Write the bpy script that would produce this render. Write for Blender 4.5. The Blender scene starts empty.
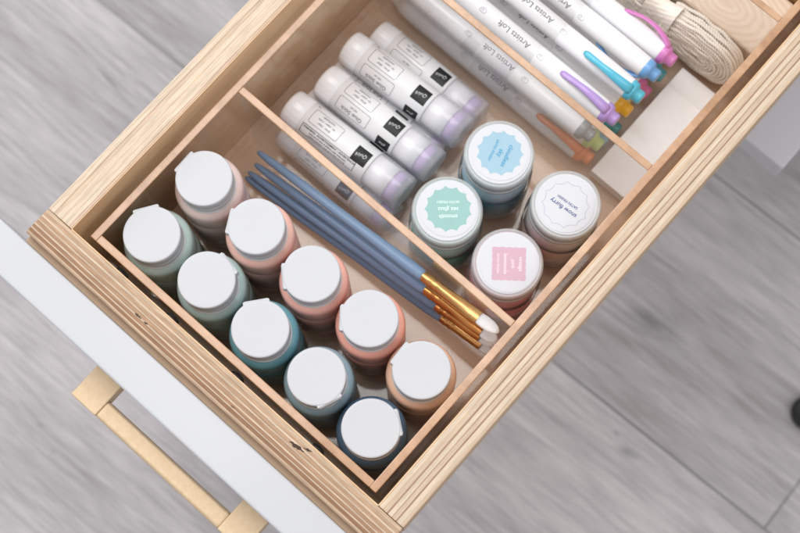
import bpy, bmesh, math, random
from mathutils import Vector, Matrix, noise
random.seed(7)
S = 0.001                      # everything below is written in millimetres
scene = bpy.context.scene
COL = scene.collection
sin, cos, pi = math.sin, math.cos, math.pi

# ------------------------------------------------------------------ materials
def newmat(name):
    m = bpy.data.materials.new(name); m.use_nodes = True
    nt = m.node_tree; b = nt.nodes['Principled BSDF']
    return m, nt, b
def N(nt, t, **kw):
    n = nt.nodes.new(t)
    for k, v in kw.items(): setattr(n, k, v)
    return n
def rgb(h, g=1.0):
    # sRGB 0-255 -> linear
    def f(c):
        c = c / 255.
        return (c / 12.92 if c <= .04045 else ((c + .055) / 1.055) ** 2.4) * g
    return (f(h[0]), f(h[1]), f(h[2]), 1)
def plastic(name, col, rough=.4, coat=0., var=.05, bump=.0, scale=200., sss=0., spec=.5, trans=0.):
    m, nt, b = newmat(name)
    tc = N(nt, 'ShaderNodeTexCoord')
    ns = N(nt, 'ShaderNodeTexNoise'); ns.inputs['Scale'].default_value = scale; ns.inputs['Detail'].default_value = 4
    nt.links.new(tc.outputs['Object'], ns.inputs['Vector'])
    mx = N(nt, 'ShaderNodeMix', data_type='RGBA')
    c = Vector(col[:3])
    mx.inputs[6].default_value = (*(c * (1 - var)), 1); mx.inputs[7].default_value = (*[min(1, x) for x in c * (1 + var)], 1)
    nt.links.new(ns.outputs['Fac'], mx.inputs[0]); nt.links.new(mx.outputs[2], b.inputs['Base Color'])
    b.inputs['Roughness'].default_value = rough
    b.inputs['Coat Weight'].default_value = coat
    b.inputs['Coat Roughness'].default_value = .12
    b.inputs['Specular IOR Level'].default_value = spec
    b.inputs['Transmission Weight'].default_value = trans
    if sss:
        b.inputs['Subsurface Weight'].default_value = sss
        b.inputs['Subsurface Scale'].default_value = .004
        b.inputs['Subsurface Radius'].default_value = (1, .8, .7)
    if bump:
        bp = N(nt, 'ShaderNodeBump'); bp.inputs['Strength'].default_value = bump; bp.inputs['Distance'].default_value = .0004
        nt.links.new(ns.outputs['Fac'], bp.inputs['Height']); nt.links.new(bp.outputs['Normal'], b.inputs['Normal'])
    return m
def clearplastic(name, tint=(.97, .97, .97), f0=.05, veil=.03, veilcol=(.8, .8, .82), rough=.03):
    m = bpy.data.materials.new(name); m.use_nodes = True; nt = m.node_tree; nt.nodes.clear()
    out = N(nt, 'ShaderNodeOutputMaterial')
    tr = N(nt, 'ShaderNodeBsdfTransparent'); tr.inputs[0].default_value = (*tint, 1)
    gl = N(nt, 'ShaderNodeBsdfGlossy'); gl.inputs['Roughness'].default_value = rough
    df = N(nt, 'ShaderNodeBsdfDiffuse'); df.inputs[0].default_value = (*veilcol, 1)
    lw = N(nt, 'ShaderNodeLayerWeight'); lw.inputs['Blend'].default_value = .5
    pw = N(nt, 'ShaderNodeMath', operation='POWER'); nt.links.new(lw.outputs['Facing'], pw.inputs[0]); pw.inputs[1].default_value = 4.2
    fr = N(nt, 'ShaderNodeMath', operation='MULTIPLY_ADD'); nt.links.new(pw.outputs[0], fr.inputs[0]); fr.inputs[1].default_value = .34; fr.inputs[2].default_value = f0 * .75
    m1 = N(nt, 'ShaderNodeMixShader'); m1.inputs[0].default_value = veil
    m2 = N(nt, 'ShaderNodeMixShader')
    nt.links.new(tr.outputs[0], m1.inputs[1]); nt.links.new(df.outputs[0], m1.inputs[2])
    nt.links.new(fr.outputs[0], m2.inputs[0]); nt.links.new(m1.outputs[0], m2.inputs[1]); nt.links.new(gl.outputs[0], m2.inputs[2])
    nt.links.new(m2.outputs[0], out.inputs[0])
    return m
def ply_edge(name, axis, off, width, stops, warp=.06, bump=.25, rough=.6, grain=.25, nplies=None):
    """Cut plywood edge: stripes across `axis`, running along the other one."""
    m, nt, b = newmat(name); L = nt.links.new
    tc = N(nt, 'ShaderNodeTexCoord'); sp = N(nt, 'ShaderNodeSeparateXYZ'); L(tc.outputs['Object'], sp.inputs[0])
    a = 0 if axis == 'x' else 1
    mp = N(nt, 'ShaderNodeMapping')
    sc = [30, 30, 30]; sc[a] = 150; sc[1 - a] = 9; sc[2] = 60
    mp.inputs['Scale'].default_value = sc
    L(tc.outputs['Object'], mp.inputs['Vector'])
    n1 = N(nt, 'ShaderNodeTexNoise'); n1.inputs['Scale'].default_value = 1; n1.inputs['Detail'].default_value = 3
    L(mp.outputs[0], n1.inputs['Vector'])
    t = N(nt, 'ShaderNodeMath', operation='SUBTRACT'); L(sp.outputs[a], t.inputs[0]); t.inputs[1].default_value = off * S
    t2 = N(nt, 'ShaderNodeMath', operation='DIVIDE'); L(t.outputs[0], t2.inputs[0]); t2.inputs[1].default_value = width * S
    w = N(nt, 'ShaderNodeMath', operation='MULTIPLY_ADD'); L(n1.outputs['Fac'], w.inputs[0]); w.inputs[1].default_value = warp; L(t2.outputs[0], w.inputs[2])
    w2 = N(nt, 'ShaderNodeMath', operation='SUBTRACT'); L(w.outputs[0], w2.inputs[0]); w2.inputs[1].default_value = warp * .5
    cr = N(nt, 'ShaderNodeValToRGB'); cr.color_ramp.interpolation = 'LINEAR'
    e = cr.color_ramp.elements
    while len(e) > 1: e.remove(e[-1])
    e[0].position = stops[0][0]; e[0].color = stops[0][1]
    for p_, c_ in stops[1:]:
        q = e.new(p_); q.color = c_
    L(w2.outputs[0], cr.inputs[0])
    # fine fibres
    mp2 = N(nt, 'ShaderNodeMapping'); s2 = [900, 900, 300]; s2[1 - a] = 55; mp2.inputs['Scale'].default_value = s2
    L(tc.outputs['Object'], mp2.inputs['Vector'])
    n2 = N(nt, 'ShaderNodeTexNoise'); n2.inputs['Scale'].default_value = 1.3; n2.inputs['Detail'].default_value = 5; n2.inputs['Roughness'].default_value = .65
    L(mp2.outputs[0], n2.inputs['Vector'])
    r2 = N(nt, 'ShaderNodeMapRange'); r2.inputs[1].default_value = .3; r2.inputs[2].default_value = .7; r2.inputs[3].default_value = 1 - grain; r2.inputs[4].default_value = 1 + grain * .55
    L(n2.outputs['Fac'], r2.inputs[0])
    mu = N(nt, 'ShaderNodeVectorMath', operation='SCALE'); L(cr.outputs[0], mu.inputs[0]); L(r2.outputs[0], mu.inputs['Scale'])
    L(mu.outputs[0], b.inputs['Base Color'])
    b.inputs['Roughness'].default_value = rough; b.inputs['Specular IOR Level'].default_value = .3
    bw = N(nt, 'ShaderNodeRGBToBW'); L(mu.outputs[0], bw.inputs[0])
    bp = N(nt, 'ShaderNodeBump'); bp.inputs['Strength'].default_value = bump; bp.inputs['Distance'].default_value = .0012
    L(bw.outputs[0], bp.inputs['Height']); L(bp.outputs[0], b.inputs['Normal'])
    return m
def wood_face(name, c1, c2, scale=(6, 90, 40), rough=.5, warp=2.2, var=1.0, coat=0.1):
    m, nt, b = newmat(name); L = nt.links.new
    tc = N(nt, 'ShaderNodeTexCoord'); mp = N(nt, 'ShaderNodeMapping'); mp.inputs['Scale'].default_value = scale
    L(tc.outputs['Object'], mp.inputs[0])
    n = N(nt, 'ShaderNodeTexNoise'); n.inputs['Scale'].default_value = 1; n.inputs['Detail'].default_value = 6; n.inputs['Distortion'].default_value = warp * .3
    L(mp.outputs[0], n.inputs['Vector'])
    mp3 = N(nt, 'ShaderNodeMapping'); mp3.inputs['Scale'].default_value = [s * 7 for s in scale]; L(tc.outputs['Object'], mp3.inputs[0])
    n3 = N(nt, 'ShaderNodeTexNoise'); n3.inputs['Scale'].default_value = 1; n3.inputs['Detail'].default_value = 4
    L(mp3.outputs[0], n3.inputs['Vector'])
    ad = N(nt, 'ShaderNodeMath', operation='MULTIPLY_ADD'); L(n3.outputs['Fac'], ad.inputs[0]); ad.inputs[1].default_value = .35; L(n.outputs['Fac'], ad.inputs[2])
    cr = N(nt, 'ShaderNodeValToRGB'); cr.color_ramp.elements[0].position = .45; cr.color_ramp.elements[1].position = .85
    cr.color_ramp.elements[0].color = c1; cr.color_ramp.elements[1].color = c2
    L(ad.outputs[0], cr.inputs[0]); L(cr.outputs[0], b.inputs['Base Color'])
    b.inputs['Roughness'].default_value = rough; b.inputs['Coat Weight'].default_value = coat
    bp = N(nt, 'ShaderNodeBump'); bp.inputs['Strength'].default_value = .12; bp.inputs['Distance'].default_value = .0005
    L(ad.outputs[0], bp.inputs['Height']); L(bp.outputs[0], b.inputs['Normal'])
    return m

def stripes(pairs):
    """list of (width, colour) bands -> ramp stops with softly blurred seams"""
    tot = sum(w for w, c in pairs); p = 0; out = []
    for w, c in pairs:
        a, b_ = p / tot, (p + w) / tot; k = min(.012, (b_ - a) * .3)
        out.append((a + k, c)); out.append((b_ - k, c)); p += w
    return out

# ------------------------------------------------------------------ mesh helpers
class MB:
    def __init__(s): s.v = []; s.f = []; s.sm = []
    def add(s, vs, fs, smooth=False):
        o = len(s.v); s.v += [tuple(v) for v in vs]; s.f += [tuple(o + i for i in f) for f in fs]; s.sm += [smooth] * len(fs)
        return s
    def box(s, x0, x1, y0, y1, z0, z1):
        vs = [(x, y, z) for z in (z0, z1) for y in (y0, y1) for x in (x0, x1)]
        return s.add(vs, [(0, 2, 3, 1), (4, 5, 7, 6), (0, 1, 5, 4), (2, 6, 7, 3), (0, 4, 6, 2), (1, 3, 7, 5)])
    def lathe(s, prof, M=None, n=64, smooth=True, caps=(True, True)):
        """prof: (r, h) pairs around local Z"""
        vs = []; fs = []
        for r, h in prof:
            for i in range(n):
                a = 2 * pi * i / n; vs.append(Vector((r * cos(a), r * sin(a), h)))
        for j in range(len(prof) - 1):
            for i in range(n):
                k = (i + 1) % n; fs.append((j * n + i, j * n + k, (j + 1) * n + k, (j + 1) * n + i))
        if M is not None: vs = [M @ v for v in vs]
        s.add(vs, fs, smooth)
        o = len(s.v) - len(vs)
        if caps[0]: s.f.append(tuple(o + i for i in range(n - 1, -1, -1))); s.sm.append(False)
        if caps[1]: s.f.append(tuple(o + (len(prof) - 1) * n + i for i in range(n))); s.sm.append(False)
        return s
    def tube(s, pts, rad, n=12, flat=1.0, up=Vector((0, 0, 1)), caps=True):
        """sweep an ellipse along pts; rad number or list; flat = height/width"""
        pts = [Vector(p) for p in pts]; m = len(pts)
        if not isinstance(rad, (list, tuple)): rad = [rad] * m
        vs = []; fs = []
        for i, p in enumerate(pts):
            t = (pts[min(i + 1, m - 1)] - pts[max(i - 1, 0)]).normalized()
            side = t.cross(up).normalized(); u2 = side.cross(t).normalized()
            for k in range(n):
                a = 2 * pi * k / n; vs.append(p + side * (rad[i] * cos(a)) + u2 * (rad[i] * flat * sin(a)))
        for j in range(m - 1):
            for i in range(n):
                k = (i + 1) % n; fs.append((j * n + i, (j + 1) * n + i, (j + 1) * n + k, j * n + k))
        o = len(s.v); s.add(vs, fs, True)
        if caps:
            s.f.append(tuple(o + i for i in range(n))); s.sm.append(False)
            s.f.append(tuple(o + (m - 1) * n + i for i in range(n - 1, -1, -1))); s.sm.append(False)
        return s
    def build(s, name, mat, parent=None, bevel=0, seg=2, world=True, loc=None, autosmooth=True):
        """vertices in world millimetres; moved into the parent's frame"""
        me = bpy.data.meshes.new(name)
        vs = [Vector(v) * S for v in s.v]
        o = bpy.data.objects.new(name, me); COL.objects.link(o)
        if parent is not None:
            o.parent = parent
            if world:
                bpy.context.view_layer.update()
                inv = parent.matrix_world.inverted(); vs = [inv @ v for v in vs]
        elif loc is not None:
            o.location = Vector(loc) * S; vs = [v - o.location for v in vs]
        me.from_pydata(vs, [], s.f)
        me.polygons.foreach_set('use_smooth', s.sm)
        me.update()
        bm = bmesh.new(); bm.from_mesh(me); bmesh.ops.recalc_face_normals(bm, faces=bm.faces); bm.to_mesh(me); bm.free()
        if mat is not None: me.materials.append(mat)
        if bevel:
            md = o.modifiers.new('bevel', 'BEVEL'); md.width = bevel * S; md.segments = seg; md.limit_method = 'ANGLE'; md.angle_limit = math.radians(40)
        return o
def thing(name, label, cat, loc, rot=(0, 0, 0), group=None):
    o = bpy.data.objects.new(name, None); COL.objects.link(o); o.empty_display_size = .01
    o.location = Vector(loc) * S; o.rotation_euler = rot
    return tag(o, label, cat, group)
def tag(o, label, cat, group=None):
    o['label'] = label; o['category'] = cat
    if group: o['group'] = group
    return o
def text_mb(strings, size, leading=1.25, align='CENTER', shear=0., bold=0.):
    """returns list of (verts2d, faces) of stacked lines, centred on the origin, in mm"""
    out = MB(); H = (len(strings) - 1) * leading * size
    for i, st in enumerate(strings):
        k = size
        if isinstance(st, tuple): st, k = st
        cu = bpy.data.curves.new('t', 'FONT'); cu.body = st; cu.size = 1; cu.align_x = align; cu.resolution_u = 3; cu.shear = shear; cu.offset = bold
        ob = bpy.data.objects.new('t', cu); COL.objects.link(ob)
        dg = bpy.context.evaluated_depsgraph_get(); me = bpy.data.meshes.new_from_object(ob.evaluated_get(dg))
        bm = bmesh.new(); bm.from_mesh(me)          # slice the letters so that they can follow a curved surface
        for yy in range(-1, 5):
            bmesh.ops.bisect_plane(bm, geom=bm.verts[:] + bm.edges[:] + bm.faces[:], plane_co=(0, yy * .2 + .013, 0), plane_no=(0, 1, 0))
        bm.to_mesh(me); bm.free()
        vs = [(v.co.x * k, v.co.y * k + H / 2 - i * leading * size - .35 * k, 0) for v in me.vertices]
        out.add(vs, [tuple(p.vertices) for p in me.polygons])
        bpy.data.objects.remove(ob); bpy.data.curves.remove(cu); bpy.data.meshes.remove(me)
    return out
def xf(mb, M):
    mb.v = [tuple(M @ Vector(v)) for v in mb.v]; return mb
def wrap(mb, axis_u0, v0, z0, r, phi0, flip=1):
    """wrap a flat (x = along the tube, y = around it) shape on a tube lying along world X"""
    nv = []
    for x, y, z in mb.v:
        ph = phi0 + y / r; nv.append((axis_u0 + x, v0 - r * sin(ph) * 1.0, z0 + r * cos(ph)))
    mb.v = nv; return mb
def outline(w, h, t, r=1.2, n=5):
    """rounded rectangle outline strip in the XY plane, subdivided so it can be wrapped"""
    pts = []
    for cx, cy, a0 in ((w / 2 - r, h / 2 - r, 0), (-w / 2 + r, h / 2 - r, pi / 2), (-w / 2 + r, -h / 2 + r, pi), (w / 2 - r, -h / 2 + r, 1.5 * pi)):
        for k in range(n + 1):
            a = a0 + k / n * pi / 2; pts.append((cx + r * cos(a), cy + r * sin(a), cos(a), sin(a)))
    dense = []
    for i in range(len(pts)):
        p, q = pts[i], pts[(i + 1) % len(pts)]
        d = math.hypot(p[0] - q[0], p[1] - q[1]); m = max(1, int(d / .8))
        for k in range(m): dense.append(tuple(p[j] + (q[j] - p[j]) * k / m for j in range(4)))
    vs = [(x, y, 0) for x, y, a, b in dense] + [(x - a * t, y - b * t, 0) for x, y, a, b in dense]; n_ = len(dense)
    return MB().add(vs, [(i, (i + 1) % n_, n_ + (i + 1) % n_, n_ + i) for i in range(n_)])
def grid_rect(w, h, nx=8, ny=12):
    vs = [(-w / 2 + w * i / nx, -h / 2 + h * j / ny, 0) for j in range(ny + 1) for i in range(nx + 1)]
    fs = [(j * (nx + 1) + i, j * (nx + 1) + i + 1, (j + 1) * (nx + 1) + i + 1, (j + 1) * (nx + 1) + i) for j in range(ny) for i in range(nx)]
    return MB().add(vs, fs)

# ------------------------------------------------------------------ camera (solved from the drawer's straight edges)
cam = bpy.data.cameras.new('camera'); co = bpy.data.objects.new('camera', cam); COL.objects.link(co)
yaw, tilt, roll, F = 0.7390839018364324, 0.20442838706084832, -0.014461950670807239, 1381.5223530907651
R = (Matrix.Rotation(yaw, 3, 'Z') @ Matrix.Rotation(tilt, 3, 'X') @ Matrix.Rotation(roll, 3, 'Z'))
co.matrix_world = Matrix.Translation(Vector((231.1239, -8.1954, 675.475)) * S) @ R.to_4x4()
cam.sensor_width = 36; cam.lens = F * 36 / 800; cam.clip_start = .01; cam.clip_end = 50
cam.dof.use_dof = True; cam.dof.focus_distance = .690; cam.dof.aperture_fstop = 10; cam.dof.aperture_blades = 7
scene.camera = co

# ------------------------------------------------------------------ palette
cream = rgb((218, 199, 177)); cream2 = rgb((206, 184, 160)); tan = rgb((208, 180, 150)); brown = rgb((166, 132, 106)); brown2 = rgb((186, 156, 130)); dark = rgb((122, 88, 62))
pinkt = rgb((200, 168, 144))
M_front = ply_edge('plywood_edge_front', 'y', -16, 16, stripes([(6, brown2), (3, cream2), (10, rgb((150, 114, 86))), (2.5, cream), (9, rgb((164, 128, 100))), (3, cream), (11, rgb((176, 142, 114))), (2.5, cream), (11, rgb((182, 150, 122))), (4, cream), (10, rgb((190, 158, 130))), (3, cream2), (6, tan)]), warp=.09, bump=.5, grain=.34)
M_left = ply_edge('plywood_edge_left', 'x', -16, 16, stripes([(6, cream), (1.5, cream2), (10, cream), (2, brown2), (9, cream2), (1.5, cream), (10, cream), (2, tan), (12, cream), (1.5, cream2), (9, cream), (4, pinkt), (4, cream)]), warp=.09, bump=.35, grain=.24)
M_right = ply_edge('plywood_edge_right', 'x', 207, 16, stripes([(3, tan), (9, cream), (2, tan), (9, cream2), (3, brown), (10, cream), (2.5, brown2), (9, cream2), (3, brown), (10, cream), (5, cream2), (3, tan)]), warp=.05, bump=.9, grain=.2)
M_inner = wood_face('plywood_face', rgb((212, 172, 130)), rgb((236, 202, 162)), (60, 9, 70), .45)
M_bottomply = wood_face('plywood_bottom', rgb((222, 186, 158)), rgb((242, 212, 186)), (10, 70, 40), .5)
M_rim = wood_face('acrylic_edge_painted_refraction', rgb((170, 132, 102)), rgb((202, 164, 132)), (40, 60, 40), .3, coat=.4)
M_white = plastic('white_lacquer', rgb((196, 198, 202)), .32, .15, .01, .02, 40)
M_acr = clearplastic('clear_acrylic', (.998, .995, .99), veil=.025, veilcol=(.95, .8, .66))  # wood-toned haze painted in as a thin diffuse veil
M_div = clearplastic('clear_acrylic_divider', (.995, .992, .99), veil=.06, veilcol=(.97, .92, .88))  # stronger pale haze painted in, lightening what shows through the dividers
M_base = clearplastic('clear_acrylic_base', (.99, .98, .97), veil=.2, veilcol=(.95, .78, .62))

# ------------------------------------------------------------------ drawer
drawer = thing('drawer', 'open plywood drawer with white front panel and brass handle', 'drawer', (0, 0, -112))
Z0, W_, YB = -112, 207, 520
MB().box(-16, W_ + 16, -16, 0, Z0, 0).build('front_board', M_front, drawer, .7)
MB().box(-16, -.25, .25, YB, Z0, -.4).build('side_board', M_left, drawer, .5)
MB().box(W_ + .25, W_ + 16, .25, YB, Z0, -.4).build('side_board', M_right, drawer, .6)
MB().box(-16, W_ + 16, YB + .3, YB + 16, Z0, 0).build('back_board', M_front, drawer, .5)
# veneer faces lining the inside (0.6 mm sheets over the boards)
MB().box(-.24, .3, .3, YB, Z0 + 6, -.9).build('veneer_lining', M_inner, drawer)
MB().box(W_ - .3, W_ + .24, .3, YB, Z0 + 6, -.9).build('veneer_lining', M_inner, drawer)
MB().box(.3, W_ - .3, .02, .6, Z0 + 6, -.9).build('veneer_lining', M_inner, drawer)
MB().box(.3, W_ - .3, .6, YB, Z0, Z0 + 5).build('bottom_board', M_bottomply, drawer)
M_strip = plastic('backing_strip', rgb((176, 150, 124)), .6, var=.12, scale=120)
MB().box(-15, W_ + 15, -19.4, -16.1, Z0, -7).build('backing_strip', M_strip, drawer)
MB().box(-44, W_ + 60, -40.9, -19.5, -158, -3.5).build('front_panel', M_white, drawer, 1.3, 3)
# little saw tear-outs on the front edge
M_dark = plastic('dark_splinter', rgb((70, 54, 44)), .8, var=.3, scale=900)
def chip(u, v, L_, w, a, seed, z=.06):
    rnd = random.Random(seed); pts = []
    n = 11
    for i in range(n): pts.append((L_ * (i / (n - 1) - .5), w * (.35 + rnd.random() * .65) * sin(pi * (i + .6) / (n + .2))))
    for i in range(n - 1, -1, -1): pts.append((L_ * (i / (n - 1) - .5), -w * (.2 + rnd.random() * .6) * sin(pi * (i + .6) / (n + .2))))
    vs = [(u + x * cos(a) - y * sin(a), v + x * sin(a) + y * cos(a), z) for x, y in pts]
    MB().add(vs, [tuple(range(len(vs)))]).build('splinter_mark', M_dark, drawer)
chip(158.5, -5.0, 9, 1.5, .1, 1); chip(163.5, -2.6, 5, .8, .3, 2); chip(56, -9.5, 4.5, .8, 0, 3); chip(61.5, -9.6, 3, .6, .1, 4); chip(122, -11.5, 2.5, .4, .1, 5)
# handle: square brass bow
M_brass = wood_face('brushed_brass', rgb((216, 190, 156)), rgb((224, 200, 168)), (300, 300, 300), .3, coat=0)
bb = M_brass.node_tree.nodes['Principled BSDF']; bb.inputs['Metallic'].default_value = .45; bb.inputs['Roughness'].default_value = .56
hd = MB()
def hz(z): return z
hd.box(46.5, 64, -62.8, -40.8, -55, -45); 
h1 = hd.build('handle', M_brass, drawer, .7, 3)
h2 = MB().box(151.2, 168.8, -62.8, -40.8, -55, -45).build('handle_leg', M_brass, h1, .7, 3)
h3 = MB().box(63.6, 151.6, -62.75, -52.6, -54.8, -45.3).build('handle_bar', M_brass, h1, 1.8, 4)
# screws on the inner face of the front board
M_screw = plastic('dark_metal', rgb((38, 36, 36)), .3, .3, .2)
M_screw2 = plastic('grey_metal', rgb((120, 122, 118)), .25, .4, .1)
for i, (u, z, w) in enumerate(((27.5, -26, 1), (64, -24, 0), (109.5, -24, 0), (164.5, -24, 1))):
    Mx = Matrix.Translation((u, .6, z)) @ Matrix.Rotation(-pi / 2, 4, 'X')
    s = MB().lathe([(4.2, 0), (4.2, .9), (3.2, 1.9), (1.4, 2.5), (.1, 2.6)], Mx, 28, caps=(True, False)).build('screw', M_screw, drawer)
    if w:
        Mx = Matrix.Translation((u - 5, .6, z - 2)) @ Matrix.Rotation(-pi / 2, 4, 'X')
        MB().lathe([(5.5, 0), (5.5, .5), (4.4, 1.3), (2.5, 1.5), (.1, 1.5)], Mx, 28, caps=(True, False)).build('washer', M_screw2, s)

# ------------------------------------------------------------------ acrylic organizer
X0, X1, Y0, Y1, ZR, ZB = 6.6, 201.6, 4.1, 441, -10, -100
XI0, XI1, YI0 = 10.6, 197.4, 8.3
org = thing('drawer_organizer', 'clear acrylic organizer tray with dividers inside the plywood drawer', 'organizer', (104, 222, -104))
MB().box(X0, X1, Y0, Y1, -104, -100.02).build('base', M_base, org, .4)
zt = ZR - 1.2
MB().box(X0, XI0, Y0, Y1, -99.98, zt).build('wall', M_acr, org)
MB().box(XI1, X1, Y0, Y1, -99.98, zt).build('wall', M_acr, org)
MB().box(XI0 + .02, XI1 - .02, Y0, YI0, -99.98, zt).build('wall', M_acr, org)
MB().box(XI0 + .02, XI1 - .02, Y1 - 4, Y1, -99.98, zt).build('wall', M_acr, org)
DIV = [(110.4, 114.5), (219.0, 223.1), (326.9, 330.6)]
for a, b_ in DIV: MB().box(XI0 + .02, XI1 - .02, a, b_, -99.98, zt).build('divider', M_div, org)
# clear cut edges: refracted wood colour painted on as an opaque tan
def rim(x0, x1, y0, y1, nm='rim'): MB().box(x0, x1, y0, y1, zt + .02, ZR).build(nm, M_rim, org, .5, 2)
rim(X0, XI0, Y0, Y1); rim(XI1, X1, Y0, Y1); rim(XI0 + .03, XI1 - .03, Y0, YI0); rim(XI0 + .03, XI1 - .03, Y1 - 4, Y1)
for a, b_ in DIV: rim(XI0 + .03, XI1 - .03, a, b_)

# ------------------------------------------------------------------ paint bottles
M_cap = plastic('white_cap_plastic', rgb((196, 198, 203)), .45, .05, .015, .03, 90, sss=.05)
M_capside = plastic('cap_collar_plastic', rgb((236, 236, 238)), .4, .1, .03, 0, 90, sss=.3)
def paint_mat(name, c):
    m, nt, b = newmat(name); L = nt.links.new
    tc = N(nt, 'ShaderNodeTexCoord'); sp = N(nt, 'ShaderNodeSeparateXYZ'); L(tc.outputs['Object'], sp.inputs[0])
    nz = N(nt, 'ShaderNodeTexNoise'); nz.inputs['Scale'].default_value = 60; nz.inputs['Detail'].default_value = 3; L(tc.outputs['Object'], nz.inputs['Vector'])
    mx = N(nt, 'ShaderNodeMix', data_type='RGBA'); L(nz.outputs['Fac'], mx.inputs[0])
    C = Vector(rgb(c)[:3]); mx.inputs[6].default_value = (*(C * .92), 1); mx.inputs[7].default_value = (*[min(1, q) for q in C * 1.08], 1)
    L(mx.outputs[2], b.inputs['Base Color'])
    b.inputs['Roughness'].default_value = .34; b.inputs['Coat Weight'].default_value = .35; b.inputs['Coat Roughness'].default_value = .2
    b.inputs['Subsurface Weight'].default_value = .2; b.inputs['Subsurface Scale'].default_value = .003
    return m
bottles = [  # u, v (cap centre), colour name, rgb, tab angle in the photo (deg, y up), label
 (28.8, 25.7, 'sage', (182, 202, 197), 105, 'sage grey-green paint bottle in the near left corner of the organizer'),
 (28.5, 65.0, 'blush', (232, 208, 202), 140, 'palest blush pink paint bottle with translucent shoulder, beside the brush handle ends'),
 (66.0, 27.0, 'mist', (170, 194, 192), 38, 'pale misty blue-green paint bottle between the sage and the teal bottles'),
 (66.0, 64.2, 'rose', (240, 192, 178), 168, 'light rose pink paint bottle, between the blush and the salmon bottles'),
 (103.5, 26.6, 'teal', (102, 158, 172), 100, 'teal blue paint bottle in the middle of the row along the drawer front'),
 (103.8, 64.6, 'salmon', (242, 182, 168), 185, 'salmon pink paint bottle third from the left in the row beside the brushes'),
 (141.0, 27.5, 'steel', (140, 165, 178), -62, 'grey steel blue paint bottle between the teal and the dark navy bottles'),
 (141.2, 67.0, 'coral', (244, 174, 156), 178, 'bright coral paint bottle next to the peach one, beside the brush bristles'),
 (178.5, 26.3, 'navy', (70, 98, 122), 12, 'dark slate navy paint bottle in the near right corner of the organizer'),
 (178.2, 64.8, 'peach', (232, 188, 160), 142, 'peachy beige paint bottle against the right wall of the organizer'),
]
for i, (u, v, nm, c, ta, lab) in enumerate(bottles):
    a = math.radians(ta) + yaw + roll
    tl = [(.012, -.004), (-.01, .012), (.006, .01), (-.012, -.006), (.004, .0), (.01, -.01), (-.006, .006), (.0, .01), (.008, -.004), (-.006, -.01)][i]
    o = thing('paint_bottle', lab, 'paint bottle', (u, v, -99.6), (0, 0, a), 'small squeeze bottles of craft paint')
    mat = paint_mat('paint_' + nm, c); mlab = plastic('label_' + nm, tuple(Vector(rgb(c)) * .86)[:3] + (1,), .35, .2, .08, 0, 150)  # label sleeve, its tone darkened to carry shade on the lower body
    T = 87.4
    bd = MB().lathe([(16.6, 0), (17.9, 1.2), (18.25, 3), (18.25, 12), (18.1, 12.6), (18.1, T - 37), (18.25, T - 36), (18.3, T - 21.5), (18.0, T - 18.8), (17.2, T - 17.1), (15.8, T - 16.2), (13.6, T - 15.8), (12.4, T - 15)], None, 72)
    bd.build('bottle_body', mat, o, world=False)
    lb = MB().lathe([(18.14, 13.2), (18.34, 13.4), (18.34, T - 38), (18.14, T - 37.8)], None, 72, caps=(False, False)).build('paper_label', mlab, o, world=False)
    cp = MB().lathe([(14.3, T - 14.8), (14.55, T - 14.4), (14.6, T - 9.0), (14.2, T - 8.5), (14.2, T - 8.1), (14.75, T - 7.6), (14.85, T - .9), (14.8, T - .55), (14.6, T - .2), (14.3, T - .03), (14.0, T), (13.5, T), (9, T - .12), (4, T - .2)], None, 96).build('cap', M_cap, o, world=False)
    cl = MB().lathe([(14.9, T - 16.4), (15.0, T - 15.2), (14.6, T - 14.3), (14.0, T - 14)], None, 72, caps=(False, False)).build('collar', M_capside, cp, world=False)
    tb = MB().box(11.6, 14.75, -6.8, 6.8, T - 6.2, T - .25); tb.box(12.7, 15.2, -6.2, 6.2, T - 8.5, T - 1.0)
    tb.build('hinge', M_cap, cp, .35, 2, world=False)

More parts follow.
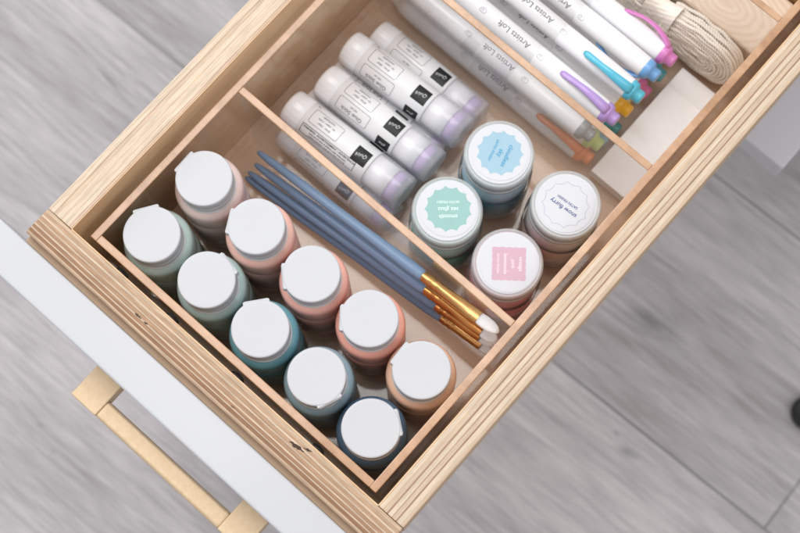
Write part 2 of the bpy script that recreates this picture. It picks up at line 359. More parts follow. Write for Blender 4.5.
# ------------------------------------------------------------------ paint brushes
M_handle = plastic('blue_lacquer', rgb((126, 154, 186)), .42, .2, .06, 0, 90)
M_handle2 = plastic('blue_lacquer_dark', rgb((124, 150, 184)), .42, .2, .06, 0, 90)
M_cu = wood_face('copper_ferrule', rgb((206, 138, 74)), rgb((226, 164, 100)), (20, 300, 300), .25, coat=0)
M_gd = wood_face('gold_ferrule', rgb((212, 158, 92)), rgb((234, 188, 126)), (20, 300, 300), .25, coat=0)
for mm in (M_cu, M_gd):
    q = mm.node_tree.nodes['Principled BSDF']; q.inputs['Metallic'].default_value = .9; q.inputs['Roughness'].default_value = .24
M_bris = wood_face('white_bristle', rgb((226, 224, 226)), rgb((246, 245, 246)), (10, 2500, 2500), .6, coat=0)
def interp(P, Q, t): return P.lerp(Q, t)
def brush(P, Q, f0, f1, rh, mh, mf, flatf, label, blen):
    """P handle end, Q ferrule mouth; f0/f1 fractions where ferrule begins/ends"""
    P, Q = Vector(P), Vector(Q); d = (Q - P).normalized()
    o = thing('paint_brush', label, 'paint brush', (P + Q) / 2, (0, 0, 0), 'blue handled paint brushes')
    def at(t): return P.lerp(Q, t)
    prof = [(0, .5), (.006, 1.3), (.02, 1.7), (.06, 2.2), (.25, 2.75), (.5, .82 * rh), (.65, .97 * rh), (f0 - .05, rh), (f0 - .012, .93 * rh), (f0 + .006, .78 * rh)]
    prof = sorted(prof)
    MB().tube([at(t) for t, r in prof], [r for t, r in prof], 24).build('handle', mh, o)
    fp = []
    r0 = .84 * rh
    for k in range(25):
        t = k / 24; tt = f0 + (1 - f0) * t; r = r0
        for c_ in (.07, .13, .25): r += .38 * math.exp(-((t - c_) / .018) ** 2)
        fp.append((tt, r * (1 if t < .3 else 1 + (flatf[0] - 1) * min(1, (t - .3) / .5)), 1 if t < .3 else 1 + (flatf[1] - 1) * min(1, (t - .3) / .5)))
    # ferrule with changing flatness
    mb = MB(); n = 24; vs = []; fs = []
    side = d.cross(Vector((0, 0, 1))).normalized(); up2 = side.cross(d)
    for tt, r, fl in fp:
        for k in range(n):
            a = 2 * pi * k / n; vs.append(at(tt) + side * (r * cos(a)) + up2 * (r * fl * sin(a)))
    for j in range(len(fp) - 1):
        for k in range(n): fs.append((j * n + k, j * n + (k + 1) % n, (j + 1) * n + (k + 1) % n, (j + 1) * n + k))
    mb.add(vs, fs, True); mb.build('ferrule', mf, o)
    rb = r0 * flatf[0] * .92
    bp = [Q - d * .5, Q + d * blen * .3, Q + d * blen * .6, Q + d * blen * .85, Q + d * blen]
    MB().tube(bp, [rb, rb * 1.08, rb * 1.02, rb * .72, rb * .25], 24, flat=.5 if flatf[1] < 1 else 1).build('bristles', M_bris, o)
brush((22.5, 103.0, -74), (181.5, 106.6, -29), .765, 1, 3.5, M_handle, M_gd, (1.2, .5), 'wide flat brush with gold ferrule, topmost and nearest the divider', 13)
brush((23.5, 98.0, -84), (186.5, 105.0, -44), .765, 1, 3.7, M_handle2, M_cu, (1.15, .55), 'brush with copper ferrule half hidden just under the wide flat one', 9)
brush((22, 93.0, -91), (186.7, 104.2, -60), .82, 1, 3.3, M_handle2, M_cu, (1, .8), 'thin brush with orange copper ferrule and short bristles, third from the divider', 8)
brush((21.5, 90.3, -95.5), (188.9, 103.0, -76), .84, 1, 3.1, M_handle2, M_gd, (1, .9), 'thinnest brush, lowest of the bundle and nearest the paint bottles', 7)

# ------------------------------------------------------------------ glue sticks
M_glabel = plastic('glue_label_white', rgb((240, 240, 243)), .35, .3, .02, 0, 60)
M_gknob = plastic('glue_knob_plastic', rgb((238, 236, 238)), .3, .3, .03, 0, 60, sss=.3)
M_gcap = clearplastic('glue_cap_clear', (.97, .97, .98), veil=.3, veilcol=(.92, .92, .95), rough=.12)
M_gin = plastic('glue_inner_white', rgb((242, 242, 246)), .4, 0, .02)
M_purple = plastic('glue_purple', rgb((186, 156, 212)), .5, 0, .06, sss=.2)
M_ink = plastic('grey_print', rgb((92, 92, 98)), .6, 0, .05)
M_black = plastic('black_print', rgb((26, 26, 30)), .5, 0, .05)
M_whitep = plastic('white_print', rgb((216, 216, 220)), .5, 0, .03)
def glue(u0, v0, u1, v1, z, label, r=11., roll_=0., warn=False):
    o = thing('glue_stick', label, 'glue stick', ((u0 + u1) / 2, (v0 + v1) / 2, z), (0, 0, math.atan2(v1 - v0, u1 - u0)), 'white glue sticks lying in the organizer')
    L_ = math.hypot(u1 - u0, v1 - v0); h = L_ / 2
    Mx = Matrix.Rotation(pi / 2, 4, 'Y')
    # local: x along the stick from -h (knob) to +h (cap)
    k = MB()
    n = 60; vs = []; fs = []
    prof = [(-h, r * .84), (-h + .8, r * .93), (-h + 2, r * .96), (-h + 11.5, r * .985), (-h + 12, r * .95), (-h + 13, r * .95)]
    for x, rr in prof:
        for i in range(n):
            a = 2 * pi * i / n; q = rr * (1 - (.018 if (i % 3 == 0 and -h + .5 < x < -h + 11.8) else 0)); vs.append((x, q * cos(a), q * sin(a)))
    for j in range(len(prof) - 1):
        for i in range(n): fs.append((j * n + i, j * n + (i + 1) % n, (j + 1) * n + (i + 1) % n, (j + 1) * n + i))
    k.add(vs, fs, True); k.f.append(tuple(range(n))); k.sm.append(False); k.build('twist_base', M_gknob, o, world=False)
    MB().lathe([(r * .93, -h + 12.2), (r * .97, -h + 12.5), (r * .97, h - 25), (r * .9, h - 24.6)], Mx, 64).build('label_tube', M_glabel, o, world=False)
    cp = MB().lathe([(r * .96, h - 24.4), (r * 1.0, h - 24), (r * .985, h - 2.2), (r * .94, h - .7), (r * .84, h)], Mx, 64).build('clear_cap', M_gcap, o, world=False)
    MB().lathe([(r * .86, h - 24.3), (r * .86, h - 10.3)], Mx, 48).build('inner_tube', M_gin, cp, world=False)
    MB().lathe([(r * .8, h - 10.2), (r * .8, h - 4.6)], Mx, 48).build('glue', M_purple, cp, world=False)
    # print. text runs from the cap towards the knob and wraps round the tube
    rr = r * .97 + .12
    def put(mb, x, phi, mat, nm, dr=0.):
        mb2 = MB(); mb2.v = []
        for X, Y, Zz in mb.v:
            ph = phi + roll_ + Y / rr; mb2.v.append((x + X, (rr + dr) * sin(ph), (rr + dr) * cos(ph)))
        mb2.f = mb.f; mb2.sm = mb.sm; return mb2.build(nm, mat, o, world=False)
    flipM = Matrix.Rotation(pi, 4, 'Z')
    lc = h - 25
    blk = grid_rect(9.5, 9.5); put(blk, lc - 6.2, .12, M_black, 'logo_block')
    put(xf(text_mb(['Quick'], 2.9, shear=.4), flipM @ Matrix.Rotation(.25, 4, 'Z')), lc - 6.2, .12, M_whitep, 'logo_text', .1)
    if warn:
        put(outline(38, 6.6, .3, .5), -h + 33.5, -.62, M_black, 'warning_frame')
        put(text_mb([('WARNING:  ADVERTISSEMENT / ADVERTENCIA', 1.75), ('keep out of reach of children under three years', 1.35), ('contains small parts  keep cap on when not in use', 1.3)], 1.75, 1.05, bold=.015), -h + 33.8, -.62, M_black, 'small_print', .02)
    else: put(grid_rect(9, 7.5), lc - 6.2, -1.15, M_black, 'logo_block')
    if not warn: put(xf(text_mb(['glue'], 2.6, shear=.4), flipM), lc - 6.2, -1.15, M_whitep, 'logo_text', .1)
    bx = -h + 25.
    if True:
        put(outline(20, 9.5, .22), bx + 1, .3, M_ink, 'text_frame')
        put(xf(text_mb([('dries  clear', 2.), ('for  paper  crafts', 1.7), ('washable', 2.2)], 2.3, 1.1, shear=.2), flipM), bx + 1, .3, M_ink, 'small_print', .02)
        if not warn: put(outline(22, 8.5, .22), bx + 2, -.72, M_ink, 'text_frame')
        if not warn: put(xf(text_mb([('Glue Stick', 3.6), ('net wt', 1.8)], 2.9, 1.1), flipM), bx + 2, -.72, M_ink, 'small_print', .02)
        put(xf(text_mb(['7g'], 2.), flipM), -h + 16, .95, M_ink, 'small_print', .02)
    return o, put, h, r
glue(19, 134.6, 102.5, 138.6, -69.5, 'glue stick with printed warning panel, in the upper layer next to the divider', roll_=-.15, warn=True)
glue(22.5, 158.8, 104.5, 161.6, -71, 'glue stick in the middle of the upper layer, nearest the sea glass jar', roll_=.05)
glue(19.5, 183.0, 103.5, 187.2, -71.5, 'glue stick at the far side of the upper layer, nearest the blue lidded jar', roll_=-.1)
glue(22, 203.5, 101, 204.6, -89, 'glue stick lying on the floor furthest from the brushes, beside the pen wall', roll_=.1)
glue(19, 173, 99.5, 175.5, -89, 'lower layer glue stick, its end showing between the two upper ones nearest the blue jar', roll_=.8)
glue(19, 147, 101, 148.8, -89, 'glue stick in the lower layer, only its end showing behind the sea glass jar', roll_=.4)
glue(22, 125.8, 104, 126.0, -89, 'lowest glue stick, seen through the clear divider behind the blue brushes', roll_=-.75)

# ------------------------------------------------------------------ jars
M_jarshell = clearplastic('clear_jar', (.95, .96, .97), veil=.10, veilcol=(.85, .88, .9), rough=.06)
M_lidshell = clearplastic('clear_lid', (.9, .92, .93), veil=.38, veilcol=(.84, .86, .87), rough=.12)
M_stick = plastic('white_sticker', rgb((208, 210, 216)), .45, .05, .01)
def star(n, r0, r1, steps=8, z=0):
    vs = [(0, 0, z)]
    K = n * steps
    for i in range(K):
        t = (i % steps) / steps; q = r0 + (r1 - r0) * (1 - sin(pi * t) ** .8)
        a = 2 * pi * i / K; vs.append((q * cos(a), q * sin(a), z))
    return MB().add(vs, [(0, 1 + i, 1 + (i + 1) % K) for i in range(K)])
def ring_star(n, r0, r1, w, z=0, steps=8):
    vs = []; K = n * steps
    for s_ in (0, w):
        for i in range(K):
            t = (i % steps) / steps; q = r0 + (r1 - r0) * (1 - sin(pi * t) ** .8) - s_
            a = 2 * pi * i / K; vs.append((q * cos(a), q * sin(a), z))
    return MB().add(vs, [(i, (i + 1) % K, K + (i + 1) % K, K + i) for i in range(K)])
def jar(u, v, paintc, bandc, badge, lines, ang, tcol, label, height=72, printed=None, seed=0):
    a = math.radians(ang) + yaw + roll
    o = thing('paint_jar', label, 'paint jar', (u, v, -99.8), (0, 0, a), 'round jars of satin craft paint')
    T = height
    pm = paint_mat('jar_paint', paintc); bm_ = plastic('jar_band', rgb(bandc), .35, .3, .06)
    MB().lathe([(15.5, 1.6), (17.6, 2.6), (18.6, 4.5), (18.6, T - 24), (17.4, T - 19), (16.2, T - 17)], None, 72).build('paint', pm, o, world=False)
    sh = MB().lathe([(16.5, 0), (19.0, 1.0), (20.0, 3.2), (20.0, T - 24), (19.2, T - 19.5), (17.3, T - 16.2), (16.9, T - 14)], None, 80).build('jar_body', M_jarshell, o, world=False)
    lb = MB().lathe([(20.1, 17), (20.14, 17.2), (20.14, T - 31), (20.1, T - 30.8)], None, 80, caps=(False, False)).build('side_label', bm_, o, world=False)
    if printed:
        for k in range(5):
            t = text_mb([printed], 6.5, shear=.2); ph0 = k * 2 * pi / 5 - a - math.radians(65)
            t.v = [(20.3 * cos(ph0 + x / 20.3), 20.3 * sin(ph0 + x / 20.3), (T - 31 + 17) / 2 + y) for x, y, z in t.v]
            t.build('label_text', M_stick, lb, world=False)
    lid = MB().lathe([(18.3, T - 15), (18.7, T - 14.6), (18.8, T - 10.2), (18.3, T - 9.6), (18.3, T - 9.0), (18.8, T - 8.4), (18.8, T - 2.0), (18.5, T - .8), (17.9, T - .1), (17.2, T), (16.9, T - .5), (16.5, T - .55)], None, 96).build('lid', M_lidshell, o, world=False)
    MB().lathe([(17.3, T - 13.8), (17.5, T - 13.4), (17.5, T - 2.6), (17.2, T - 2.2)], None, 72).build('lid_insert', plastic('lid_insert', rgb(tuple(int(.45 * q + .55 * 226) for q in paintc)), .5), lid, world=False)
    MB().lathe([(16.35, T - .5), (16.35, T - .2)], None, 80).build('white_disc', M_stick, lid, world=False)
    rnd = random.Random(seed); dx, dy = rnd.uniform(-.9, .9), rnd.uniform(-.9, .9)
    st = MB().lathe([(15.1, T - .18), (15.1, T + .02)], Matrix.Translation((dx, dy, 0)), 80).build('sticker', M_stick, lid, world=False)
    sh_ = Matrix.Translation((dx, dy, T + .05))
    bc = plastic('badge', rgb(badge[1]), .5)
    if badge[0] == 'star': xf(star(13, 11.1, 12.6), sh_).build('badge', bc, st, world=False)
    elif badge[0] == 'ring': xf(ring_star(12, 11.3, 12.7, .22), sh_).build('badge', bc, st, world=False)
    else:
        K = 60; vs = []
        for s_ in range(4):
            for i in range(K // 4):
                t = i / (K // 4) * 2 - 1; x = 8.8; w_ = .22 * cos(t * pi * 5)
                p_ = Vector((x + w_, t * 8.8, 0)); p_.rotate(Matrix.Rotation(s_ * pi / 2, 3, 'Z')); vs.append(tuple(p_))
        xf(MB().add(vs, [tuple(range(len(vs)))]), sh_).build('badge', bc, st, world=False)
    tm = plastic('badge_text', rgb(tcol), .5)
    xf(text_mb(lines, 3.0, 1.32, bold=.012), Matrix.Translation((0, .3, .06)) @ sh_).build('badge_text', tm, st, world=False)
jar(131.9, 180.0, (186, 220, 238), (74, 140, 164), ('star', (156, 190, 208)), [('cloudless', 3.5), ('sky', 3.5), ('SATIN FINISH', 2.1)], 245, (40, 150, 196), 'paint jar with light blue scalloped badge reading cloudless sky', seed=3)
jar(131.5, 138.6, (164, 218, 206), (30, 164, 142), ('star', (146, 188, 184)), [('smooth', 3.2), ('sea glass', 3.2), ('SATIN FINISH', 2.0)], 180, (222, 240, 238), 'paint jar with mint green scalloped badge reading sea glass', seed=4, printed='Craft')
jar(176.2, 182.4, (240, 228, 222), (226, 208, 196), ('ring', (150, 160, 190)), [('snow flurry', 3.5), ('SATIN FINISH', 2.1)], 143.5, (60, 78, 140), 'paint jar with white lid outlined badge reading snow flurry', seed=5)
jar(173.6, 138.2, (240, 150, 170), (236, 130, 154), ('square', (205, 168, 184)), [('vintage', 2.8), ('pink', 2.8), ('lemonade', 2.8), ('SATIN FINISH', 1.8)], 268, (240, 222, 232), 'paint jar with pink square badge, nearest the brush tips', seed=6)

# ------------------------------------------------------------------ markers
M_mbody = plastic('marker_white', rgb((236, 236, 240)), .22, .5, .012, 0, 60)
M_mfrost = plastic('marker_frosted_cap', rgb((240, 241, 244)), .3, .3, .015, .02, 200)
def marker(v, z, c, label, clip=None, uL=12.5, uR=165, text=True, skew=0., trot=0., grey=False):
    """clip = roll angle of the clip around the barrel (0 = straight up, + towards +Y)"""
    cm_ = plastic('marker_colour', rgb(c), .32, .4, .05)
    o = thing('marker_pen', label, 'marker pen', ((uL + uR) / 2, v, z), (0, 0, skew), 'white barrelled marker pens stacked in the organizer')
    h = (uR - uL) / 2; Mx = Matrix.Rotation(pi / 2, 4, 'Y'); r = 6.35
    MB().lathe([(2.6, -h), (3.2, -h + .6), (4.6, -h + 7), (5.3, -h + 7.6), (r * .93, -h + 12), (r * .965, -h + 14), (r * .985, h - 58), (r * .94, h - 57.6)], Mx, 40).build('barrel', M_mbody, o, world=False)
    MB().lathe([(r * .9, -h + 22), (r * .99, -h + 22.2), (r * .99, -h + 23), (r * .9, -h + 23.2)], Mx, 40, caps=(False, False)).build('joint_ring', M_mfrost, o, world=False)
    MB().lathe([(r * .93, h - 57.8), (r * .99, h - 57.5), (r * 1.01, h - 30), (r * .985, h - 10), (r * .95, h - 9.2)], Mx, 40).build('pen_cap', M_mfrost, o, world=False)
    e = MB().lathe([(r * .93, h - 9.8), (r * .97, h - 9.4), (r * .93, h - 6.2), (r * .8, h - 5.2), (r * .62, h - 4.6), (r * .62, h - 1.2), (r * .56, h - .4), (r * .42, h)], Mx, 40).build('coloured_end', cm_, o, world=False)
    if clip is not None:
        pts = []; rad = []
        for k in range(17):
            t = k / 16; x = h - 7.5 - 33 * t
            rr = r * .72 + 5.6 * (sin(pi * min(1, t * 1.02)) ** .75) * (1 - .18 * t) + .8 * t + (.5 if t > .9 else 0)
            pts.append(Vector((x, rr * sin(clip), rr * cos(clip)))); rad.append(3.1 - 1.6 * min(1, t * 1.6) + .5 * t - (.7 if t > .97 else 0))
        upv = Vector((0, sin(clip), cos(clip)))
        MB().tube(pts, rad, 16, flat=.5, up=upv).build('clip', cm_, e, world=False)
    if text:
        rr = r * .985 + .1; fl = Matrix.Rotation(pi, 4, 'Z')
        def put(mb, x, ph, mat, nm):
            b2 = MB(); b2.v = [(x + X, rr * sin(ph + Y / rr), rr * cos(ph + Y / rr)) for X, Y, Z_ in mb.v]; b2.f = mb.f; b2.sm = mb.sm
            return b2.build(nm, mat, o, world=False)
        x0 = (91 - (uL + uR) / 2)
        put(xf(text_mb(['Artists Loft'], 4.8, bold=.006), fl), x0, trot, M_ink2, 'brand_text')
        for dx in (19.5, -22):
            put(outline(4.2, 2.8, .28, 1.2), x0 + dx, trot - .05, M_ink3, 'emblem'); put(outline(1.6, 1.2, .25, .5), x0 + dx - .4, trot, M_ink3, 'emblem')
    return o
M_ink2 = plastic('pen_print', rgb((112, 112, 118)), .6, 0, .05); M_ink3 = plastic('pen_print_light', rgb((160, 160, 168)), .6, 0, .05)
marker(229.7, -93.4, (246, 150, 96), 'marker with orange clip seen through the clear divider, on the tray floor', clip=-.25, trot=-.3)
marker(236.0, -82.2, (196, 226, 140), 'marker with pale green clip seen through the divider just above the orange one', clip=-.1, trot=.1)
marker(243.0, -93.4, (120, 170, 190), 'lowest white marker hidden under the green clipped one', text=False)
marker(231.0, -63.0, (150, 156, 160), 'marker with grey end directly against the divider rim', clip=None, trot=-.2, uR=160)
marker(252.5, -90.5, (60, 130, 134), 'marker with dark teal end, low beside the purple clipped one', text=False, uR=166)
marker(260.5, -76.5, (238, 180, 40), 'marker with yellow end between the purple and cyan clipped ones', trot=.2)
marker(242.6, -50.5, (180, 150, 214), 'marker with purple clip lying on top, nearest the divider rim', clip=-.1, trot=-.2)
marker(262.0, -51.5, (84, 186, 214), 'marker with cyan clip lying on top of the pile, second from the divider rim', clip=-.35, trot=-.1, uR=167)
marker(281.0, -90.0, (206, 110, 166), 'marker with dark pink end deep in the pile below the cyan one', text=False, clip=-.6)
marker(281.0, -60.5, (112, 168, 224), 'marker with sky blue end between the cyan and the pink clipped ones', clip=-2.3, trot=-.5)
marker(293.5, -87.0, (70, 160, 176), 'marker with teal end, just under the blue and pink ones', text=False)
marker(295.0, -63.0, (214, 128, 196), 'marker with pink clip lying on top, furthest from the divider rim', clip=.75, trot=-.2, uR=166)
marker(269.5, -93.4, (200, 190, 120), 'white marker at the bottom of the pile under the yellow ended one', text=False, uR=160)
marker(306.5, -93.4, (190, 190, 200), 'white marker on the tray floor below the pink clipped one', text=False, uR=160)

# ------------------------------------------------------------------ white blocks, lace, wood
M_blk = plastic('white_speckled', rgb((246, 245, 246)), .5, .05, .04, .05, 260)
MB().box(169, 196.6, 223.9, 293.5, -99.9, -90).build('white_block', M_blk, None, .5, 2, loc=(183, 258, -99.9))
tag(bpy.data.objects['white_block'], 'long white speckled block lying at the capped ends of the markers', 'block')
b2 = MB().box(168.6, 196.2, 294.3, 309.6, -99.9, -96).build('white_block', M_blk, None, .5, 2, loc=(182, 310, -99.9))
tag(b2, 'shorter lower white block touching the end of the long one, near the lace', 'block')

M_lace = plastic('cream_cotton', rgb((255, 240, 226)), .85, 0, .05, .4, 700, spec=.1, sss=.35)
M_lace2 = plastic('cream_cotton_smooth', rgb((246, 238, 228)), .8, 0, .05, .3, 300, spec=.1)
def skein(cx, cy, cz, lx, ly, lz, seed, mat, o, nm, pinch=0):
    NU, NV = 380, 240; vs = []; fs = []
    e = .62
    def sg(x, p): return math.copysign(abs(x) ** p, x)
    for j in range(NV + 1):
        th = -pi / 2 + pi * j / NV
        for i in range(NU):
            ph = 2 * pi * i / NU
            x = sg(cos(th), e) * sg(cos(ph), e); y = sg(cos(th), e) * sg(sin(ph), e); z = sg(sin(th), .7)
            X, Y, Z_ = x * lx, y * ly, z * lz
            # wound strands: crescent rows that follow the rim of the skein plus knotty stitches
            ring = math.hypot(X / lx, Y / ly)
            q = ring * min(lx, ly)
            tt = X * .8 + Z_ * .75; d = .3 * sin(tt * 2 * pi / 2.6) * sin((X * .7 - Z_ * .9 + Y * .5) * 2 * pi / 1.7) + .22 * sin((Z_ + Y * .6) * 2 * pi / 2.1 + .8 * sin(X * .5)) + .5 * noise.noise(Vector((X, Y, Z_)) * .35 + Vector((seed, 0, 0)))
            n_ = Vector((x / lx, y / ly, z / lz)).normalized()
            P = Vector((X, Y, Z_)) + n_ * d
            vs.append((cx + P.x, cy + P.y, cz + P.z))
    for j in range(NV):
        for i in range(NU): fs.append((j * NU + i, j * NU + (i + 1) % NU, (j + 1) * NU + (i + 1) % NU, (j + 1) * NU + i))
    return MB().add(vs, fs, True).build(nm, mat, o)
lc = thing('lace_bundle', 'cream crocheted lace bundle tied in the middle with a white band', 'lace', (150, 318.6, -99.8), (0, 0, 0))
def hank(cu, half, name, sgn, seed):
    """cord wound in flat racetrack loops; sgn = side of the free round end"""
    rnd = random.Random(seed); mb = MB()
    for ly in range(5):
        for k in range(9):
            hz_ = 2.2 + k * 2.15
            w_ = 7.2 * math.sqrt(max(.1, 1 - (hz_ / 21.5) ** 2 * .75)); v = 318.4 + w_ * (ly / 2 - 1) + rnd.uniform(-.3, .3)
            cen = cu + sgn * (half - 20); P = []
            path = []
            x_in = cu - sgn * half
            for i in range(34): path.append((x_in + (cen - x_in) * i / 34, hz_))
            for i in range(27):
                a = pi / 2 - pi * i / 26; path.append((cen + sgn * hz_ * .96 * cos(a), hz_ * sin(a)))
            for i in range(1, 35): path.append((cen + (x_in - cen) * i / 34, -hz_))
            ph0 = rnd.random() * 6
            for x, z in path:
                t = abs(x - x_in) / (2 * half); pinch = .62 + .38 * min(1, t / .35) ** .6
                n_ = noise.noise(Vector((x * .13, z * .1, ly * 3 + k * 1.7 + seed))) * .9
                P.append(Vector((x, v + n_ + .012 * (z + 21) * 4, -78.2 + z * pinch + n_ * .6)))
            # resample and twist two plies round each other
            for ply in (0, 1):
                Q = []; s_ = 0
                for i in range(len(P) - 1):
                    m_ = max(1, int((P[i + 1] - P[i]).length / .42))
                    tdir = (P[i + 1] - P[i]).normalized(); sd = Vector((0, 1, 0)); up_ = tdir.cross(sd).normalized()
                    for q in range(m_):
                        p = P[i].lerp(P[i + 1], q / m_); s_ += (P[i + 1] - P[i]).length / m_
                        a = s_ * 2 * pi / 3.4 + ply * pi + ph0; Q.append(p + sd * (.55 * cos(a)) + up_ * (.55 * sin(a)))
                mb.tube(Q, .72, 5, up=Vector((0, 1, .01)))
    return mb.build(name, M_lace, lc)
for cx_, lx_ in ((160, 28), (115, 26)):      # soft core under the cords
    MB().lathe([(lx_ * cos(a_), lx_ * sin(a_)) for a_ in [(-pi / 2 + pi * k / 24) * .98 for k in range(25)]], Matrix.Translation((cx_, 318.4, -78.2)) @ Matrix.Diagonal((1, 6.2 / lx_, 17.5 / lx_, 1)), 40).build('inner_core', M_lace2, lc)
hank(170.5, 26, 'wound_lace', 1, 3); hank(109, 28, 'wound_lace', -1, 5)
bp_ = []
mb = MB(); n = 72; vs = []; fs = []; K = 26
for j in range(K + 1):
    x = 130 + 20 * j / K
    pin = 1 - .17 * sin(pi * j / K)
    for i in range(n):
        a = 2 * pi * i / n; w_ = 1 + .03 * noise.noise(Vector((x * .5, i * .35, 3))) + .02 * sin(i * 1.7 + x * .9)
        vs.append((x, 318.6 + 7.6 * pin * w_ * math.copysign(abs(cos(a)) ** .75, cos(a)), -78.5 + 19.5 * pin * w_ * math.copysign(abs(sin(a)) ** .75, sin(a))))
for j in range(K):
    for i in range(n): fs.append((j * n + i, j * n + (i + 1) % n, (j + 1) * n + (i + 1) % n, (j + 1) * n + i))
mb.add(vs, fs, True).build('tie_band', M_lace2, lc)

# pale wooden blocks with ring grain behind the lace
def ring_wood(name, c1, c2, cx, cy, cz, freq):
    m, nt, b = newmat(name); L = nt.links.new
    tc = N(nt, 'ShaderNodeTexCoord'); mp = N(nt, 'ShaderNodeMapping'); mp.inputs['Location'].default_value = (-cx * S, -cy * S, -cz * S)
    mp.vector_type = 'POINT'; L(tc.outputs['Object'], mp.inputs[0])
    mp.inputs['Scale'].default_value = (.55, 1.0, .6)
    wv = N(nt, 'ShaderNodeTexWave'); wv.wave_type = 'RINGS'; wv.rings_direction = 'SPHERICAL'; wv.inputs['Scale'].default_value = freq; wv.inputs['Distortion'].default_value = 3.5; wv.inputs['Detail'].default_value = 3
    wv.inputs['Detail Scale'].default_value = 1.4
    L(mp.outputs[0], wv.inputs['Vector'])
    cr = N(nt, 'ShaderNodeValToRGB'); cr.color_ramp.elements[0].color = c1; cr.color_ramp.elements[1].color = c2; L(wv.outputs['Fac'], cr.inputs[0]); L(cr.outputs[0], b.inputs['Base Color'])
    b.inputs['Roughness'].default_value = .6
    return m
M_rw = ring_wood('ring_grain_wood', rgb((226, 205, 184)), rgb((236, 219, 201)), 0, 0, 0, 110)
w1 = MB().box(96, 195.8, 332, 372, -99.9, -72).build('wood_block', M_rw, None, 2.2, 3, loc=(164, 346, -76))
tag(w1, 'pale wooden block with ring grain seen through the clear divider behind the lace', 'wood block')
M_rw2 = ring_wood('ring_grain_wood_dark', rgb((150, 112, 76)), rgb((196, 156, 112)), 0, 0, 0, 60)
w2 = MB().box(150, 196, 374, 410, -99.9, -58).build('wood_block', M_rw2, None, 2, 3, loc=(176, 392, -70))
tag(w2, 'darker brown wooden block in the far right corner of the organizer', 'wood block')

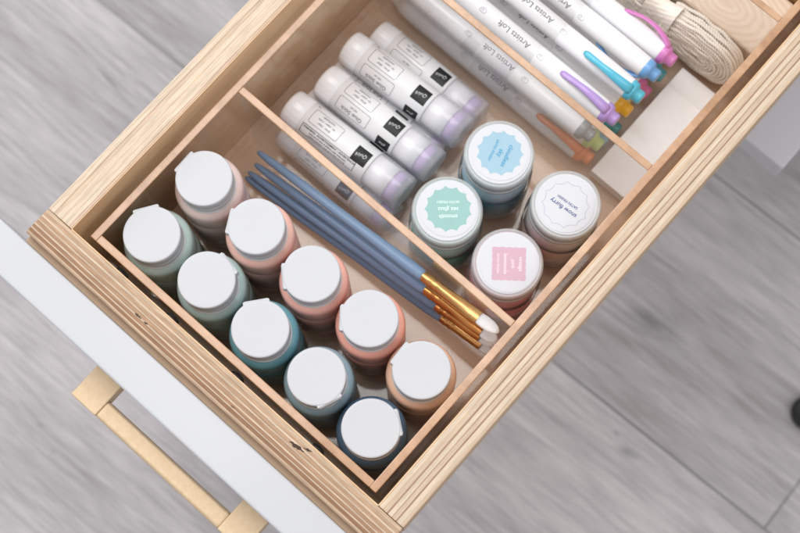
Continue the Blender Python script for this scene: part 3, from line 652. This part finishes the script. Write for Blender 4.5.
# ------------------------------------------------------------------ surroundings
FZ = -430
KNOTS = [(262, 259, 58, 24, .05, .76), (256, 261, 26, 9, .3, .74), (-60, 60, 60, 10, .1, .88), (90, 120, 40, 10, 0, .85), (311, 168, 15, 5, .25, .5), (296, 174, 4, 2.5, 0, .6), (-53, -126, 5, 2.5, .1, .72), (-30.5, -134, 4.5, 3, .3, .72), (-208, 118, 32, 2.6, -.12, .55), (-120, 176, 24, 1.4, .05, .75)]
def floor_mat():
    m, nt, b = newmat('grey_oak_laminate'); L = nt.links.new
    tc = N(nt, 'ShaderNodeTexCoord')
    mp0 = N(nt, 'ShaderNodeMapping'); mp0.inputs['Rotation'].default_value = (0, 0, -.041); mp0.inputs['Location'].default_value = (0.0, -.1754, 0); L(tc.outputs['Object'], mp0.inputs[0])
    br = N(nt, 'ShaderNodeTexBrick'); br.offset = .3; br.inputs['Scale'].default_value = 1; br.inputs['Brick Width'].default_value = 1.38; br.inputs['Row Height'].default_value = .207
    br.inputs['Mortar Size'].default_value = .0013; br.inputs['Mortar Smooth'].default_value = .2; br.inputs['Bias'].default_value = 0
    br.inputs['Color1'].default_value = (0, 0, 0, 1); br.inputs['Color2'].default_value = (1, 1, 1, 1); br.inputs['Mortar'].default_value = (.5, .5, .5, 1)
    mp1 = N(nt, 'ShaderNodeMapping'); mp1.inputs['Location'].default_value = (-.852, 0, 0); L(mp0.outputs[0], mp1.inputs[0]); L(mp1.outputs[0], br.inputs['Vector'])
    # grain: long streaks along x
    ofs = N(nt, 'ShaderNodeVectorMath', operation='MULTIPLY_ADD'); L(br.outputs['Color'], ofs.inputs[0]); ofs.inputs[1].default_value = (3, 5, 2); L(mp0.outputs[0], ofs.inputs[2])
    mg = N(nt, 'ShaderNodeMapping'); mg.inputs['Scale'].default_value = (3.4, 19, 1); L(ofs.outputs[0], mg.inputs[0])
    n1 = N(nt, 'ShaderNodeTexNoise'); n1.inputs['Scale'].default_value = 1; n1.inputs['Detail'].default_value = 12; n1.inputs['Roughness'].default_value = .68; n1.inputs['Distortion'].default_value = .7; L(mg.outputs[0], n1.inputs['Vector'])
    mg2 = N(nt, 'ShaderNodeMapping'); mg2.inputs['Scale'].default_value = (24, 260, 1); L(ofs.outputs[0], mg2.inputs[0])
    n2 = N(nt, 'ShaderNodeTexNoise'); n2.inputs['Scale'].default_value = 1; n2.inputs['Detail'].default_value = 4; L(mg2.outputs[0], n2.inputs['Vector'])
    sm = N(nt, 'ShaderNodeMath', operation='MULTIPLY_ADD'); L(n2.outputs['Fac'], sm.inputs[0]); sm.inputs[1].default_value = .62; L(n1.outputs['Fac'], sm.inputs[2])
    cr = N(nt, 'ShaderNodeValToRGB'); E = cr.color_ramp.elements
    E[0].position = .52; E[0].color = rgb((148, 143, 144)); E[1].position = 1.0; E[1].color = rgb((200, 196, 198)); q = E.new(.76); q.color = rgb((174, 170, 173))
    L(sm.outputs[0], cr.inputs[0])
    # knots
    mk = N(nt, 'ShaderNodeMapping'); mk.inputs['Scale'].default_value = (4.2, 9, 1); L(ofs.outputs[0], mk.inputs[0])
    vo = N(nt, 'ShaderNodeTexVoronoi'); vo.inputs['Scale'].default_value = 1.0; L(mk.outputs[0], vo.inputs['Vector'])
    nk = N(nt, 'ShaderNodeTexNoise'); nk.inputs['Scale'].default_value = 30; nk.inputs['Detail'].default_value = 4; L(ofs.outputs[0], nk.inputs['Vector'])
    ka = N(nt, 'ShaderNodeMath', operation='MULTIPLY_ADD'); L(nk.outputs['Fac'], ka.inputs[0]); ka.inputs[1].default_value = .22; L(vo.outputs['Distance'], ka.inputs[2])
    kr = N(nt, 'ShaderNodeMapRange'); kr.inputs[1].default_value = .13; kr.inputs[2].default_value = .24; kr.inputs[3].default_value = .62; kr.inputs[4].default_value = 1; L(ka.outputs[0], kr.inputs[0])
    last = kr.outputs[0]
    for (kx, ky, rx, ry, ang, dk) in KNOTS:
        mk_ = N(nt, 'ShaderNodeMapping'); mk_.vector_type = 'TEXTURE'; mk_.inputs['Location'].default_value = (kx * S, ky * S, 0); mk_.inputs['Rotation'].default_value = (0, 0, ang); mk_.inputs['Scale'].default_value = (rx * S, ry * S, 1)
        L(tc.outputs['Object'], mk_.inputs[0])
        fz = N(nt, 'ShaderNodeVectorMath', operation='MULTIPLY'); L(mk_.outputs[0], fz.inputs[0]); fz.inputs[1].default_value = (1, 1, 0)
        ln = N(nt, 'ShaderNodeVectorMath', operation='LENGTH'); L(fz.outputs[0], ln.inputs[0])
        dn = N(nt, 'ShaderNodeMath', operation='MULTIPLY_ADD'); L(nk.outputs['Fac'], dn.inputs[0]); dn.inputs[1].default_value = 1.5; L(ln.outputs['Value'], dn.inputs[2])
        rg = N(nt, 'ShaderNodeMapRange'); rg.inputs[1].default_value = .7; rg.inputs[2].default_value = 1.75; rg.inputs[3].default_value = dk; rg.inputs[4].default_value = 1; L(dn.outputs[0], rg.inputs[0])
        mm_ = N(nt, 'ShaderNodeMath', operation='MULTIPLY'); L(last, mm_.inputs[0]); L(rg.outputs[0], mm_.inputs[1]); last = mm_.outputs[0]
    mo = N(nt, 'ShaderNodeMapRange'); mo.inputs[1].default_value = 0; mo.inputs[2].default_value = 1; mo.inputs[3].default_value = 1; mo.inputs[4].default_value = .58; L(br.outputs['Fac'], mo.inputs[0])
    tn = N(nt, 'ShaderNodeMapRange'); tn.inputs[3].default_value = .9; tn.inputs[4].default_value = 1.06; L(br.outputs['Color'], tn.inputs[0])
    k1 = N(nt, 'ShaderNodeMath', operation='MULTIPLY'); L(last, k1.inputs[0]); L(mo.outputs[0], k1.inputs[1])
    k2 = N(nt, 'ShaderNodeMath', operation='MULTIPLY'); L(k1.outputs[0], k2.inputs[0]); L(tn.outputs[0], k2.inputs[1])
    sc = N(nt, 'ShaderNodeVectorMath', operation='SCALE'); L(cr.outputs[0], sc.inputs[0]); L(k2.outputs[0], sc.inputs['Scale'])
    L(sc.outputs[0], b.inputs['Base Color']); b.inputs['Roughness'].default_value = .5; b.inputs['Specular IOR Level'].default_value = .35
    return m
fl = MB().add([(-3500, -3500, FZ), (4000, -3500, FZ), (4000, 4000, FZ), (-3500, 4000, FZ)], [(0, 1, 2, 3)]).build('floor', floor_mat(), None)
fl['kind'] = 'structure'
M_cab = plastic('cabinet_white', rgb((206, 208, 216)), .4, .1, .01)
cab = thing('cabinet', 'low white cabinet with square cornered top board under the open drawer', 'cabinet', (60, 740, FZ))
MB().box(-150, 253.6, 341.3, 1040, -218, -200).build('top_board', M_cab, cab, 1.2, 2)
MB().box(-146, 249, 560, 1030, FZ + .5, -218.2).build('carcass', M_cab, cab)
M_rub = plastic('black_rubber', rgb((22, 22, 24)), .45, .1, .1)
ft = MB(); ft.lathe([(13, 0), (14, 2), (14, 9), (11.5, 13), (5, 14.2), (.2, 14.4)], Matrix.Translation((400, 287, FZ + .3)), 40)
ft.build('rubber_foot', M_rub, None, loc=(400, 287, FZ)); tag(bpy.data.objects['rubber_foot'], 'small round black rubber foot on the grey floor at the right', 'foot')

# ------------------------------------------------------------------ light
w = bpy.data.worlds.new('World'); scene.world = w; w.use_nodes = True
bg = w.node_tree.nodes['Background']; bg.inputs[0].default_value = (.99, .985, 1, 1); bg.inputs[1].default_value = .56
def area(name, loc, target, size, power, col):
    l = bpy.data.lights.new(name, 'AREA'); l.shape = 'RECTANGLE'; l.size, l.size_y = size; l.energy = power; l.color = col
    o = bpy.data.objects.new(name, l); COL.objects.link(o); o.location = Vector(loc) * S
    o.rotation_euler = (Vector(target) * S - o.location).to_track_quat('-Z', 'Y').to_euler()
area('window_light', (-1150, 150, 1050), (100, 150, -50), (1.2, 1.0), 14, (1, .99, .985))
area('overhead_fill', (-260, 360, 1500), (110, 160, -80), (.8, .8), 9.5, (1, .985, .965))  # added fill lamp, brightens the inside of the organizer
area('inner_wall_fill', (950, 260, 1350), (100, 150, -80), (1.0, 1.0), 6.6, (1, .96, .92))  # added fill lamp from the right for the drawer's left inner wall
scene.cycles.transparent_max_bounces = 48; scene.cycles.max_bounces = 14
scene.view_settings.view_transform = 'Standard'; scene.view_settings.look = 'None'; scene.view_settings.exposure = 0
